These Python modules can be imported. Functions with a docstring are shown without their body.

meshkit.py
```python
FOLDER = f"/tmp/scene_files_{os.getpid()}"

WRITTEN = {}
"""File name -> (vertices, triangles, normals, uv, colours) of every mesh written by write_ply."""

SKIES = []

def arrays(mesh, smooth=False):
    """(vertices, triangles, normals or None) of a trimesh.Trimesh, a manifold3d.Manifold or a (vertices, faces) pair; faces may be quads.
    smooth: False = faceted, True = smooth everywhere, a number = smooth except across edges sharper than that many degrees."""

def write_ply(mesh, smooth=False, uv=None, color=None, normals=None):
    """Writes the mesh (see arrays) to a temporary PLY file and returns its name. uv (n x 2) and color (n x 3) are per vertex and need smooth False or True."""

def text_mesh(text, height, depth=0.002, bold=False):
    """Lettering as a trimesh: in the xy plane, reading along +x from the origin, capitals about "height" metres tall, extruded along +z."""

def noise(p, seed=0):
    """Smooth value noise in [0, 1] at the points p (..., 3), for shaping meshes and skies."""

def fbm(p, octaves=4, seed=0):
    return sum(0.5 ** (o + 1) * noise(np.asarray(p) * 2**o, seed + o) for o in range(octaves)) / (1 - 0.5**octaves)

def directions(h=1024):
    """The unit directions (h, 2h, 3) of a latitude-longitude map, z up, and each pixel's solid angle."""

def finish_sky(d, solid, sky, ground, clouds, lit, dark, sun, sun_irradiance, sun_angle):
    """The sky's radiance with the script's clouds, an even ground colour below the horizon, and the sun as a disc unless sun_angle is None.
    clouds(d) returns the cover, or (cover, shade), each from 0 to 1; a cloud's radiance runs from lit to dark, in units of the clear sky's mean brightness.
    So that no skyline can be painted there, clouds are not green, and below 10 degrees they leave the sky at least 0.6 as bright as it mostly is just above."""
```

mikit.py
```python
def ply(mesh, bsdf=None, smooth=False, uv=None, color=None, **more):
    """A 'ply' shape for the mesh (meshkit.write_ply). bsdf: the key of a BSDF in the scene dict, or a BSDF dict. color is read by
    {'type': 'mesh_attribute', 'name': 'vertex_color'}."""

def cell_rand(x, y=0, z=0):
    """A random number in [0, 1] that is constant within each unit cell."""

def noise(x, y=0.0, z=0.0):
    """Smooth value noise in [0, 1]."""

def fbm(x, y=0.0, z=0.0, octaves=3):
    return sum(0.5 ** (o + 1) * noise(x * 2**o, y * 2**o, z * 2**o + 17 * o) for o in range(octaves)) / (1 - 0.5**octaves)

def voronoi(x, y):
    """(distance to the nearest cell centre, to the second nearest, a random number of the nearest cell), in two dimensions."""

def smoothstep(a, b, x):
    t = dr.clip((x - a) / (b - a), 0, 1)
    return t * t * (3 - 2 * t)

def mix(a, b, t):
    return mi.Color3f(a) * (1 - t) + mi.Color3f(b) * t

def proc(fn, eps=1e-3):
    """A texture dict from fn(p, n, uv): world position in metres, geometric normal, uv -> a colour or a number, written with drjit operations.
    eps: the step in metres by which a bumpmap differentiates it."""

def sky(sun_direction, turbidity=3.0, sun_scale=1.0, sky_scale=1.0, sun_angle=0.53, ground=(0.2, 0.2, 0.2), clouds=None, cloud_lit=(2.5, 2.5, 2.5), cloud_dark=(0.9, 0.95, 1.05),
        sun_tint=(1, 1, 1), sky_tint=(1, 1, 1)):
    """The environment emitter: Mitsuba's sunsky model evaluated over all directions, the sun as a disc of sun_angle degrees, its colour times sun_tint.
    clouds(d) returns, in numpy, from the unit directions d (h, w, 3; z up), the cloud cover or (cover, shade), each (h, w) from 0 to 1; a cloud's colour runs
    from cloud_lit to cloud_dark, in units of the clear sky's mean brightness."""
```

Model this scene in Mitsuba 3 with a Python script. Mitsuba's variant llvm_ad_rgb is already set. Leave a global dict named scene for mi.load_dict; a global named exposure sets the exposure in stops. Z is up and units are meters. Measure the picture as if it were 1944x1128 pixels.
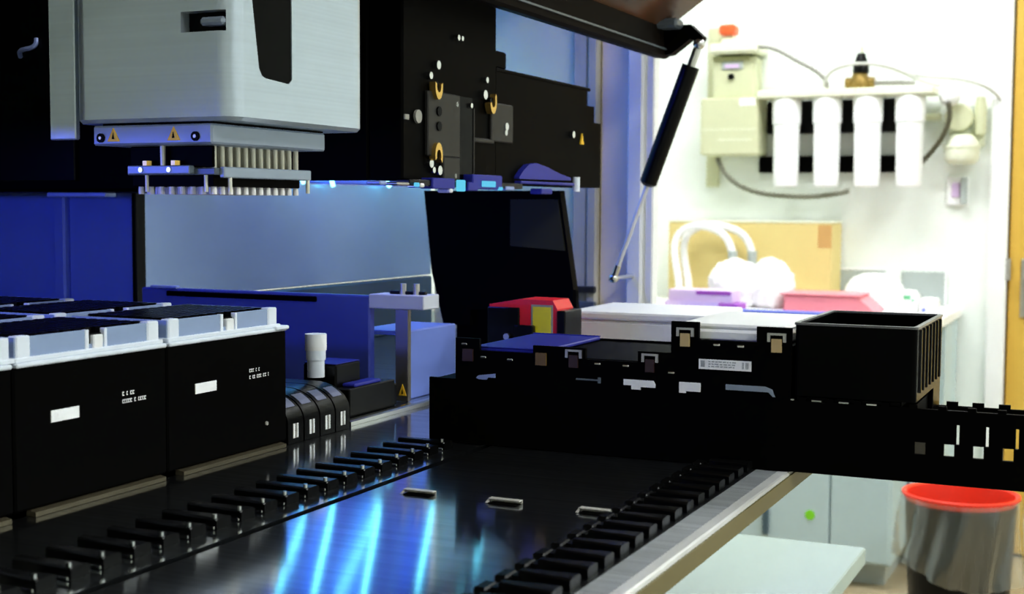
import math, random
import numpy as np, trimesh, manifold3d as m3
import mitsuba as mi, mikit, meshkit
from mitsuba import ScalarTransform4f as T

scene, labels = {}, {}
rng = random.Random(7)

# ------------------------------------------------------------------ camera, lights, exposure
# world: x runs along the deck (away from the camera), y towards the back of the machine (left), z up; deck surface z = 0
YAW, PITCH, ROLL = math.radians(24.85), math.radians(-3.88), math.radians(0.30)
fw = np.array([math.cos(YAW) * math.cos(PITCH), math.sin(YAW) * math.cos(PITCH), math.sin(PITCH)])
rt = np.cross(fw, [0, 0, 1]); rt /= np.linalg.norm(rt)
up = np.cross(rt, fw)
up = up * math.cos(ROLL) - rt * math.sin(ROLL)
EYE = np.array([0.0, 0.0, 0.18])
scene['camera'] = {'type': 'thinlens', 'fov': 2 * math.degrees(math.atan(972 / 2553)), 'fov_axis': 'x',
                   'to_world': T().look_at(origin=EYE.tolist(), target=(EYE + fw).tolist(), up=up.tolist()),
                   'aperture_radius': 0.0016, 'focus_distance': 1.02, 'near_clip': 0.01, 'far_clip': 50.0}
exposure = 0.0
ROOM_LAMP = 19.0          # ceiling panels by the far wall
NEAR_LAMP = 18.0           # ceiling panels over the aisle
BLUE_LAMP = (5.0, 9.0, 80.0)
BLUE_BAR = (4.5, 7.0, 52.0)  # added side lamp out of view
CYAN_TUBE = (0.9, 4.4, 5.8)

# ------------------------------------------------------------------ materials
def mat(key, d, two=True):
    key = 'mat_' + key
    scene[key] = {'type': 'twosided', 'bsdf': d} if two else d
    return key
def rgb(*c): return {'type': 'rgb', 'value': list(c)}
def prin(key, c, rough=0.5, metallic=0.0, spec=0.5, **k):
    col = c if isinstance(c, dict) else rgb(*c)
    return mat(key, {'type': 'principled', 'base_color': col, 'roughness': rough, 'metallic': metallic, 'specular': spec, **k})

BLACK = prin('black_anodised', (0.0010, 0.0009, 0.0008), 0.5, spec=0.02)
BLACKP = prin('black_plastic', (0.002, 0.002, 0.002), 0.28, spec=0.14)
BLACKG = prin('black_gloss', (0.0010, 0.0010, 0.0010), 0.2, spec=0.04)
DARKG = prin('dark_grey', (0.018, 0.017, 0.015), 0.5, spec=0.25)
GUNMETAL = prin('gunmetal', (0.10, 0.12, 0.14), 0.4, metallic=0.3)
PLATEG = prin('grey_plate', (0.26, 0.31, 0.38), 0.4, metallic=0.3)
def f_cover(p, n, uv):
    s = mikit.noise(p.x * 6, p.y * 6, p.z * 700) * 0.6 + mikit.noise(p.x * 3 + 5, p.y * 3, p.z * 160) * 0.4
    return mi.Color3f(0.51, 0.59, 0.67) * (0.93 + 0.12 * s)
COVER = mat('silver_cover', {'type': 'principled', 'base_color': mikit.proc(f_cover), 'roughness': 0.27, 'metallic': 0.55})
STEEL = prin('polished_steel', (0.75, 0.75, 0.74), 0.18, metallic=1.0)
STEELM = prin('satin_steel', (0.62, 0.60, 0.56), 0.38, metallic=1.0)
ROD = prin('rod_metal', (0.75, 0.73, 0.62), 0.4, metallic=0.4)
TIPW = prin('tip_white', (0.86, 0.84, 0.84), 0.4)
BRASS = prin('brass', (0.80, 0.50, 0.12), 0.3, metallic=0.9)
YELLOW = prin('warning_yellow', (0.85, 0.50, 0.02), 0.5)
WHITE = prin('white_plastic', (0.86, 0.87, 0.88), 0.45)
LABELW = prin('label_white', (0.9, 0.9, 0.9), 0.6)
PRINTW = prin('print_white', (0.75, 0.75, 0.75), 0.6)
PRINTK = prin('print_dark', (0.12, 0.13, 0.14), 0.6)
FROST = prin('frosted_plastic', (0.80, 0.86, 0.95), 0.3)
LOWB = prin('blue_lit_panel', (0.14, 0.21, 0.60), 0.35, spec=0.5)  # grey metal panels, blue LED light put into the colour
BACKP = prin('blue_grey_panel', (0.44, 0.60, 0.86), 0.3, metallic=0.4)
LAVEN = prin('side_panel', (0.80, 0.70, 0.58), 0.5)
ENDW = prin('end_window', (0.82, 0.78, 0.46), 0.4)
SIDEG = prin('side_grey', (0.50, 0.46, 0.36), 0.5)
TEAL = prin('dark_teal', (0.05, 0.09, 0.12), 0.4)
LIDM = prin('smoked_lid', (0.07, 0.030, 0.014), 0.25)
LIDB = prin('lid_beam', (0.005, 0.0035, 0.0025), 0.6, spec=0.03)
RED = prin('red_plastic', (0.72, 0.01, 0.02), 0.3)
YLAB = prin('yellow_label', (0.85, 0.72, 0.02), 0.5)
TAN = prin('tan_pad', (0.50, 0.36, 0.16), 0.5)
BROWNP = prin('brown_pad', (0.10, 0.055, 0.012), 0.5)
MAROON = prin('maroon_pad', (0.022, 0.007, 0.005), 0.5)
BLUED = prin('blue_lit_tone', (0.016, 0.02, 0.24), 0.4, spec=0.2)  # blue interior light put into the base colour of small parts
BLUEL = prin('light_blue_metal', (0.30, 0.38, 0.70), 0.35, metallic=0.3)

def f_deck(p, n, uv):
    s = mikit.noise(p.x * 900, p.y * 14) * 0.5 + mikit.noise(p.x * 260, p.y * 5 + 9) * 0.5
    return mi.Color3f(0.50, 0.53, 0.56) * (0.80 + 0.35 * s)
DECK = mat('brushed_deck', {'type': 'blendbsdf', 'weight': 0.07,
                            'bsdf_0': {'type': 'principled', 'base_color': mikit.proc(f_deck), 'metallic': 1.0, 'roughness': 0.10, 'anisotropic': 0.7},
                            'bsdf_1': {'type': 'principled', 'base_color': mikit.proc(f_deck), 'metallic': 1.0, 'roughness': 0.48, 'anisotropic': 0.3}})
LIP = prin('polished_lip', (0.85, 0.85, 0.83), 0.3, metallic=0.4)

def f_wall(p, n, uv):
    return mi.Color3f(0.82, 0.86, 0.82) * (0.97 + 0.05 * mikit.fbm(p.x * 3, p.y * 3, p.z * 3))
WALL = mat('painted_wall', {'type': 'diffuse', 'reflectance': mikit.proc(f_wall)})
def f_floor(p, n, uv):
    return mikit.mix((0.27, 0.21, 0.12), (0.36, 0.30, 0.20), mikit.fbm(p.x * 12, p.y * 12, 0.0, 4))
FLOOR = mat('floor_vinyl', {'type': 'principled', 'base_color': mikit.proc(f_floor), 'roughness': 0.35})
def f_oak(p, n, uv):
    g = mikit.noise(p.y * 60 + 3 * mikit.noise(p.y * 5, p.z * 1.2), p.z * 2.5)
    return mikit.mix((0.56, 0.33, 0.045), (0.70, 0.45, 0.08), g)
OAK = mat('oak_veneer', {'type': 'principled', 'base_color': mikit.proc(f_oak), 'roughness': 0.4})
BEIGE = prin('beige_plastic', (0.56, 0.57, 0.37), 0.5)
BEIGEL = prin('pale_beige', (0.72, 0.74, 0.58), 0.5)
CABINET = prin('pale_blue_laminate', (0.46, 0.58, 0.62), 0.4)
SLAB = prin('pale_worktop', (0.33, 0.42, 0.40), 0.35)
BENCH = prin('bench_top', (0.85, 0.86, 0.86), 0.35)
CARD = prin('cardboard', (0.64, 0.51, 0.20), 0.7)
CARDD = prin('cardboard_tape', (0.52, 0.30, 0.10), 0.5)
PURPLE = prin('purple_plastic', (0.30, 0.05, 0.42), 0.4)
LILAC = prin('lilac_plastic', (0.62, 0.46, 0.72), 0.4)
PINK = prin('pink_plastic', (0.68, 0.20, 0.25), 0.4)
BLUEP = prin('blue_pad', (0.10, 0.14, 0.55), 0.5)
GREYW = prin('grey_panel', (0.36, 0.40, 0.39), 0.5)
GREYT = prin('grey_tubing', (0.28, 0.27, 0.24), 0.5)
GREEN = prin('green_sticker', (0.20, 0.62, 0.02), 0.5)
GREENP = prin('green_print', (0.12, 0.45, 0.22), 0.5)
REDRIM = prin('red_rim', (0.85, 0.035, 0.015), 0.35)
BAG = mat('crumpled_bag', {'type': 'principled', 'base_color': rgb(0.88, 0.88, 0.88), 'roughness': 0.5})
scene['clear_liner'] = {'type': 'blendbsdf', 'weight': 0.10, 'bsdf_0': {'type': 'thindielectric'},
                        'bsdf_1': {'type': 'twosided', 'bsdf': {'type': 'principled', 'base_color': rgb(0.85, 0.88, 0.86), 'roughness': 0.16, 'metallic': 0.9}}}

# ------------------------------------------------------------------ mesh helpers
def box(x0, x1, y0, y1, z0, z1, c=0.0):
    """box between two corners; c chamfers every edge"""
    if c <= 0:
        return trimesh.creation.box((x1 - x0, y1 - y0, z1 - z0), T_((x0 + x1) / 2, (y0 + y1) / 2, (z0 + z1) / 2))
    c = min(c, (x1 - x0) * .45, (y1 - y0) * .45, (z1 - z0) * .45)
    pts = []
    for sx in (0, 1):
        for sy in (0, 1):
            for sz in (0, 1):
                X, Y, Z = (x0, x1)[sx], (y0, y1)[sy], (z0, z1)[sz]
                dx, dy, dz = (c, -c)[sx], (c, -c)[sy], (c, -c)[sz]
                pts += [(X + dx, Y + dy, Z), (X + dx, Y, Z + dz), (X, Y + dy, Z + dz)]
    return trimesh.convex.convex_hull(np.array(pts))
def T_(x, y, z):
    m = np.eye(4); m[:3, 3] = (x, y, z); return m
def cyl(p, q, r, n=16, r2=None):
    p, q = np.array(p, float), np.array(q, float)
    d = q - p; L = np.linalg.norm(d); d /= L
    a = np.cross(d, [0, 0, 1.0]) if abs(d[2]) < .9 else np.cross(d, [1.0, 0, 0]); a /= np.linalg.norm(a); b = np.cross(d, a)
    t = np.arange(n) * 2 * np.pi / n
    ring = np.cos(t)[:, None] * a + np.sin(t)[:, None] * b
    r2 = r if r2 is None else r2
    v = np.vstack([p + ring * r, q + ring * r2, [p], [q]])
    i = np.arange(n); j = (i + 1) % n
    f = np.vstack([np.stack([i, i + n, j], 1), np.stack([j, i + n, j + n], 1), np.stack([i * 0 + 2 * n, i, j], 1), np.stack([i * 0 + 2 * n + 1, j + n, i + n], 1)])
    m = trimesh.Trimesh(v, f, process=False); m.fix_normals(); return m
def lathe(profile, at=(0, 0, 0), n=32, axis='z'):
    m = trimesh.creation.revolve(np.array(profile, float), sections=n)
    if axis == 'x': m.apply_transform(trimesh.transformations.rotation_matrix(np.pi / 2, [0, 1, 0]))
    if axis == 'y': m.apply_transform(trimesh.transformations.rotation_matrix(np.pi / 2, [1, 0, 0]))
    m.apply_translation(at); return m
def tube(pts, r, n=10, per=8):
    pts = np.array(pts, float)
    from scipy.interpolate import CubicSpline
    if len(pts) > 2:
        s = np.r_[0, np.cumsum(np.linalg.norm(np.diff(pts, axis=0), axis=1))]
        pts = CubicSpline(s, pts)(np.linspace(0, s[-1], per * len(pts)))
    t = np.gradient(pts, axis=0); t /= np.linalg.norm(t, axis=1, keepdims=True)
    a = np.cross(t[0], [.31, .2, .93]); V = []
    ang = np.arange(n) * 2 * np.pi / n
    for k in range(len(pts)):
        a = a - t[k] * a.dot(t[k]); a /= np.linalg.norm(a); b = np.cross(t[k], a)
        V.append(pts[k] + r * (np.cos(ang)[:, None] * a + np.sin(ang)[:, None] * b))
    v = np.vstack(V + [pts[:1], pts[-1:]]); F = []
    i = np.arange(n); j = (i + 1) % n
    for k in range(len(pts) - 1):
        F += [np.stack([k * n + i, k * n + j, k * n + n + j], 1), np.stack([k * n + i, k * n + n + j, k * n + n + i], 1)]
    e = len(pts) * n
    F += [np.stack([i * 0 + e, j, i], 1), np.stack([i * 0 + e + 1, e - n + i, e - n + j], 1)]
    return trimesh.Trimesh(v, np.vstack(F), process=False)
def cat(*ms): return trimesh.util.concatenate(list(ms))
def prism_y(pts, y0, y1):
    """polygon in (x, z) extruded from y0 to y1"""
    from shapely.geometry import Polygon
    m = trimesh.creation.extrude_polygon(Polygon(pts), y1 - y0)
    v = np.array(m.vertices); m.vertices = np.stack([v[:, 0], y0 + v[:, 2], v[:, 1]], 1); m.fix_normals(); return m
def prism_x(pts, x0, x1):
    """polygon in (y, z) extruded from x0 to x1"""
    from shapely.geometry import Polygon
    P_ = pts if hasattr(pts, 'exterior') else Polygon(pts)
    m = trimesh.creation.extrude_polygon(P_, x1 - x0)
    v = np.array(m.vertices); m.vertices = np.stack([x0 + v[:, 2], v[:, 0], v[:, 1]], 1); m.fix_normals(); return m
def to_m3(m): return m3.Manifold(m3.Mesh(np.array(m.vertices, np.float32), np.array(m.faces, np.uint32)))

# ------------------------------------------------------------------ naming helpers
def fresh(key):
    used = lambda k: k in scene or k in labels or any(s.startswith(k + '__') for s in scene)
    if not used(key): return key
    i = 1
    while used(f'{key}_{i:03d}'): i += 1
    return f'{key}_{i:03d}'
def thing(name, label, category, group=None, kind=None):
    k = fresh(name); labels[k] = {'label': label, 'category': category}
    if group: labels[k]['group'] = group
    if kind: labels[k]['kind'] = kind
    return k
def part(parent, name, mesh, m, smooth=False, label=None, kind=None, uv=None, **more):
    k = fresh(parent + '__' + name)
    scene[k] = mikit.ply(mesh, m, smooth=smooth, uv=uv, **more)
    if label or kind:
        labels[k] = {**({'label': label} if label else {}), **({'kind': kind} if kind else {})}
    return k
def solo(name, label, category, mesh, m, smooth=False, group=None, kind=None, **more):
    k = thing(name, label, category, group, kind)
    scene[k] = mikit.ply(mesh, m, smooth=smooth, **more); return k
def struct(name, mesh, m, label, category):
    scene[name] = mikit.ply(mesh, m); labels[name] = {'label': label, 'category': category, 'kind': 'structure'}; return name
def copy(parent, name, source, mtx):
    k = fresh(parent + '__' + name); scene[k] = {**scene[source], 'to_world': T(mtx.tolist())}; return k
def emit(parent, name, mesh, m, power, label=None):
    return part(parent, name, mesh, m, label=label, emitter={'type': 'area', 'radiance': rgb(*power)})

# ------------------------------------------------------------------ room shell
X1, YB, YF, XN, ZF, ZC = 4.6, 2.3, -2.4, -2.2, -0.95, 1.75
struct('floor', box(XN - .1, X1 + .1, YF - .1, YB + .1, ZF - .1, ZF), FLOOR, 'tan brown vinyl laboratory floor', 'floor')
struct('ceiling', box(XN - .1, X1 + .1, YF - .1, YB + .1, ZC, ZC + .1), WALL, 'white laboratory ceiling', 'ceiling')
struct('wall_far', cat(box(X1, X1 + .1, .39, YB + .1, ZF, ZC), box(X1, X1 + .1, YF - .1, -.52, ZF, ZC), box(X1, X1 + .1, -.52, .39, 1.12, ZC)), WALL,
       'bright white painted wall behind the water filters', 'wall')
struct('wall_back', box(XN - .1, X1, YB, YB + .1, ZF, ZC), WALL, 'white wall behind the machine', 'wall')
struct('wall_front', box(XN - .1, X1, YF - .1, YF, ZF, ZC), WALL, 'white wall on the aisle side', 'wall')
struct('wall_near', box(XN - .1, XN, YF, YB, ZF, ZC), WALL, 'white wall behind the camera', 'wall')
# oak door with frame, hinge, lever
struct('door_1', box(X1 - .012, X1 + .03, -.48, .366, ZF + .01, 1.08, .003), OAK, 'honey oak door at the right edge', 'door')
part('door_1', 'frame', cat(box(X1 - .03, X1 + .1, .372, .43, ZF, 1.12, .004), box(X1 - .03, X1 + .1, -.54, -.485, ZF, 1.12, .004), box(X1 - .03, X1 + .1, -.485, .372, 1.085, 1.12, .004)), BENCH, label='white door frame')
part('door_1', 'hinge', cyl((X1 - .022, .369, -.05), (X1 - .022, .369, .02), .009), GREYT, label='small grey hinge')
part('door_1', 'handle_plate', box(X1 - .020, X1 - .012, .295, .33, -.17, .02, .004), STEELM, label='steel handle plate')
part('door_1', 'lever', cat(cyl((X1 - .02, .312, -.04), (X1 - .07, .312, -.04), .010), cyl((X1 - .065, .315, -.04), (X1 - .065, .20, -.04), .011)), STEELM, smooth=40)
# ceiling lamps
def lamp(x, y, dx, dy, power, label):
    k = thing('ceiling_lamp', label, 'lamp')
    part(k, 'frame', cat(box(x - dx - .03, x - dx, y - dy - .03, y + dy + .03, ZC - .05, ZC), box(x + dx, x + dx + .03, y - dy - .03, y + dy + .03, ZC - .05, ZC),
                         box(x - dx, x + dx, y - dy - .03, y - dy, ZC - .05, ZC), box(x - dx, x + dx, y + dy, y + dy + .03, ZC - .05, ZC)), BENCH)
    m = trimesh.Trimesh([(x - dx, y - dy, ZC - .03), (x + dx, y - dy, ZC - .03), (x + dx, y + dy, ZC - .03), (x - dx, y + dy, ZC - .03)], [[0, 2, 1], [0, 3, 2]], process=False)
    emit(k, 'diffuser', m, WHITE, power)
W_ = lambda s: (s * .95, s, s * 1.02)
lamp(3.55, .9, .30, .62, W_(ROOM_LAMP), 'ceiling light panel above the sink bench')
lamp(2.9, -.9, .30, .62, W_(ROOM_LAMP), 'ceiling light panel above the aisle by the oak door')
lamp(.4, -1.3, .62, .30, W_(NEAR_LAMP), 'ceiling light panel over the aisle in front of the machine')

# ------------------------------------------------------------------ the machine
M = thing('liquid_handler', 'large laboratory liquid handling workstation with brushed metal deck and blue lit interior', 'lab robot')
def deck_sheet(x0, x1, y0, y1, z=0.0, th=.004):
    return box(x0, x1, y0, y1, z - th, z)
def uvxy(m): return np.array(m.vertices)[:, [0, 1]]
SATIN = mat('satin_strip', {'type': 'principled', 'base_color': mikit.proc(f_deck), 'metallic': 0.6, 'roughness': 0.42})
part(M, 'front_strip', deck_sheet(.12, 1.46, .2167, .2315), SATIN, label='satin metal strip along the front edge')
d1 = deck_sheet(.12, 1.46, .2320, .4335); part(M, 'front_deck_plate', d1, DECK, uv=uvxy(d1), label='brushed metal deck plate reflecting blue light')
d2 = deck_sheet(.12, 1.46, .4400, .574); part(M, 'middle_deck_plate', d2, DECK, uv=uvxy(d2))
d3 = deck_sheet(.12, 1.74, .582, .945, .0); part(M, 'rear_deck_plate', d3, DECK, uv=uvxy(d3))
part(M, 'deck_frame', cat(box(.12, 1.455, .235, .58, -.03, -.0045), box(.12, 1.74, .58, .95, -.03, -.0045)), BLACK)
part(M, 'front_lip', prism_x([(.2165, .0002), (.2165, -.0125), (.2084, -.0125), (.2084, -.0020), (.2092, -.0004), (.2104, .0002)], .12, 1.46), LIP, label='polished metal front edge of the deck')
part(M, 'lip_face', box(.12, 1.46, .2072, .2083, -.0130, -.0018, .0003), prin('lip_reflection', (.15, .125, .05), .5, metallic=.3), label='front face of the lip with a brown reflection in its colour')  # brown floor reflection put into the face colour
part(M, 'deck_rail', prism_x([(.5745, -.004), (.5745, .0035), (.5765, .0045), (.5815, .0045), (.5815, -.004)], .93, 1.185), STEEL, label='bright metal rail strip')
# slide blocks: two combs
def slide(y0, y1, rear):
    sh = [(-.0065, 0), (.0065, 0), (.0065, .0052), (.0045, .0062), (-.0045, .0062), (-.0065, .0052)]
    m = prism_y(sh, y0, y1); v = np.array(m.vertices)
    t = (v[:, 1] - y0) / (y1 - y0)
    v[:, 0] *= 1 - .55 * t ** 3
    v[:, 2] *= np.where(t > .5, 1.0, 1.0); m.vertices = v; return m
sA = sB = None
mA = cat(slide(.234, .262, 0), box(-.009, .004, .2655, .2725, 0, .0045, .001), box(-.004, .004, .262, .2655, 0, .004))
mB = slide(.456, .497, 0)
pin = cat(cyl((-.005, .4585, .006), (-.005, .4585, .0085), .0013, 8))
glint = box(-.0085, -.0075, .4565, .4665, .0005, .0022, .0003)  # small glints on the deck, put in as steel slivers
for k in range(-14, 11):
    x = .668 + .0225 * k
    if x < .897:
        if sA is None: sA = part(M, 'slide_block', mA, BLACKP); scene[sA]['to_world'] = T().translate([x, 0, .0])
        else: copy(M, 'slide_block', sA, T_(x, 0, 0))
for k in range(-14, 10):
    x = .6715 + .0225 * k
    c = T_(x, 0, 0)
    if sB is None:
        sB = part(M, 'rear_slide_block', mB, BLACKP); scene[sB]['to_world'] = T(c.tolist())
        sP = part(M, 'locating_pin', pin, STEEL); scene[sP]['to_world'] = T(c.tolist())
        sG = part(M, 'painted_glint', glint, STEEL); scene[sG]['to_world'] = T(c.tolist())
    else:
        copy(M, 'rear_slide_block', sB, c); copy(M, 'locating_pin', sP, c); copy(M, 'painted_glint', sG, c)
TABM = prin('tab_metal', (.62, .60, .54), .35, metallic=.3)
# punched tabs in the deck
tabm = cat(box(-.0008, .0030, -.0105, .0105, .0022, .0029, .0002), box(.0030, .0036, -.0105, .0105, .0002, .0029), prism_y([(-.0040, .0005), (.002, .0026), (.002, .0005)], .0098, .0112))
holem = box(-.0045, .0028, -.0095, .0088, .0002, .0006)
for i, y in enumerate((.282, .341, .400)):
    k = part(M, 'deck_tab', tabm.copy().apply_translation((.727, y, 0)), TABM, label='small raised metal tab in the deck')
    part(k, 'tab_slot', holem.copy().apply_translation((.727, y, 0)), BLACK)
# interior walls
part(M, 'left_blue_lit_panel', box(1.100, 1.115, 1.045, 1.19, .0, .60, .003), LOWB, label='panel with blue light in its colour')
part(M, 'left_blue_lit_panel', box(1.100, 1.115, .942, 1.030, .0, .60, .003), LOWB, label='panel with blue light in its colour')
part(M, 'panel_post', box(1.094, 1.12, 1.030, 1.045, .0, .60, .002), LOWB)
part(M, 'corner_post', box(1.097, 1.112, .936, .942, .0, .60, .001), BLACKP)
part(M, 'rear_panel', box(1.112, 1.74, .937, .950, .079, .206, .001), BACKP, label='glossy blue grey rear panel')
part(M, 'rear_upper_panel', box(1.112, 1.74, .9355, .950, .2065, .60, .002), prin('upper_blue_light', (.12, .16, .92), .35), label='upper rear panel with saturated blue light in its colour')  # unseen panel with blue light put into its colour, tints the deck
part(M, 'rear_reflection_strip', box(1.112, 1.74, .935, .950, .0, .077, .002), TEAL)  # dark strip put in for a reflection low on the rear panel
part(M, 'waste_wall', box(1.062, 1.072, .636, .9005, .0004, .097, .0015), prin('deep_blue_light', (.04, .055, .28), .3), label='low sheet metal wall with blue light in its colour')  # dark metal wall, blue LED light put into its colour
part(M, 'waste_wall_slot', box(1.060, 1.0645, .693, .868, .0895, .0945, .0008), BLACK, label='black slot')
part(M, 'waste_wall_clip', box(1.060, 1.066, .855, .888, .0965, .0995, .0008), BLUEL)
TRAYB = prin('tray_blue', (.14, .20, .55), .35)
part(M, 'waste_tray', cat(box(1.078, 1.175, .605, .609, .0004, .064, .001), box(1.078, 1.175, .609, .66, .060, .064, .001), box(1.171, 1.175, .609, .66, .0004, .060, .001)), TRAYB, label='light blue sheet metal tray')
# right end wall of the machine
part(M, 'end_flange', box(1.735, 1.76, .611, .632, -.03, .60, .002), WHITE, label='white edge flange')
part(M, 'end_flange', box(1.742, 1.765, .5965, .6075, -.03, .60, .002), WHITE, label='white edge flange')
part(M, 'end_panel', box(1.75, 1.765, .632, .676, -.03, .60, .001), LAVEN, label='pale lavender end panel')
part(M, 'end_post', box(1.738, 1.765, .678, .692, -.03, .60, .002), SIDEG)
part(M, 'end_post', box(1.742, 1.765, .694, .715, -.03, .60, .002), SIDEG)
part(M, 'end_window', box(1.75, 1.765, .717, .937, -.03, .60, .001), ENDW, label='blue grey end panel')
part(M, 'end_bar', box(1.730, 1.738, .676, .722, .060, .069, .001), DARKG)
part(M, 'end_bar', box(1.730, 1.738, .676, .722, .035, .048, .001), GUNMETAL)
part(M, 'added_roof', box(-.40, 1.77, .56, 1.22, .60, .62, .003), BLACK)  # unseen top added to keep the interior dark
part(M, 'rear_beam', box(.30, 1.12, 1.19, 1.22, .0, .60, .003), BLACK)
part(M, 'base_cabinet', box(.30, 1.76, .66, 1.22, -.28, -.031, .004), BLACK)
# blue lamps inside
def bar_lamp(name, x0, x1, y, z, label):
    k = thing(name, label, 'lamp')
    part(k, 'housing', box(x0 - .01, x1 + .01, y - .022, y + .022, z + .004, .60, .003), BLACKP)
    m = trimesh.Trimesh([(x0, y - .016, z), (x1, y - .016, z), (x1, y + .016, z), (x0, y + .016, z)], [[0, 2, 1], [0, 3, 2]], process=False)
    emit(k, 'diffuser', m, WHITE, BLUE_LAMP)
bar_lamp('blue_light_bar', 1.14, 1.40, .87, .57, 'blue light bar under the machine top over the rear panel')
k = thing('added_blue_lamp', 'added unseen blue light bar at the left end beyond the tip racks', 'lamp')  # unseen lamp added to light the left panels and low wall
part(k, 'housing', cat(box(.33, .395, .70, 1.185, .190, .223, .003), box(.395, .58, .70, 1.185, .217, .223, .001)), BLACKP)  # hood added to keep the blue light off the head cover
part(k, 'stand', cat(box(.335, .36, .72, .745, .002, .190, .001), box(.335, .36, 1.14, 1.165, .002, .190, .001)), BLACKP)
emit(k, 'diffuser', trimesh.Trimesh([(.396, .71, .195), (.396, 1.18, .195), (.396, 1.18, .214), (.396, .71, .214)], [[0, 1, 2], [0, 2, 3]], process=False), WHITE, BLUE_BAR)
ORD = ['first', 'second', 'third', 'fourth', 'fifth', 'sixth', 'seventh']
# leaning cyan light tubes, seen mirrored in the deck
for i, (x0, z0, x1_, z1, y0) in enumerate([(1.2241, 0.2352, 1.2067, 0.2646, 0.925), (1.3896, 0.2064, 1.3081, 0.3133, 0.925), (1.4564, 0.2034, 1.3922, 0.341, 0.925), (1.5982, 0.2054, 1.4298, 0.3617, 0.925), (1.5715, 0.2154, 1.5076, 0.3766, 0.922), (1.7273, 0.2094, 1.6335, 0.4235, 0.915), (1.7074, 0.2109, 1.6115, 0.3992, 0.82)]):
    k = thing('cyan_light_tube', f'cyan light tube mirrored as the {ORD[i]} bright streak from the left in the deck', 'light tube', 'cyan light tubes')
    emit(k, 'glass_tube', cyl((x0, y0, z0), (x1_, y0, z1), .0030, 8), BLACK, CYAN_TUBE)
    part(k, 'cable', tube([(x1_, y0, z1), (x1_ - .006, y0 - .003, z1 + .03), (x1_ - .012, y0 - .01, .60)], .0015, 6), BLACK)

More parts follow.
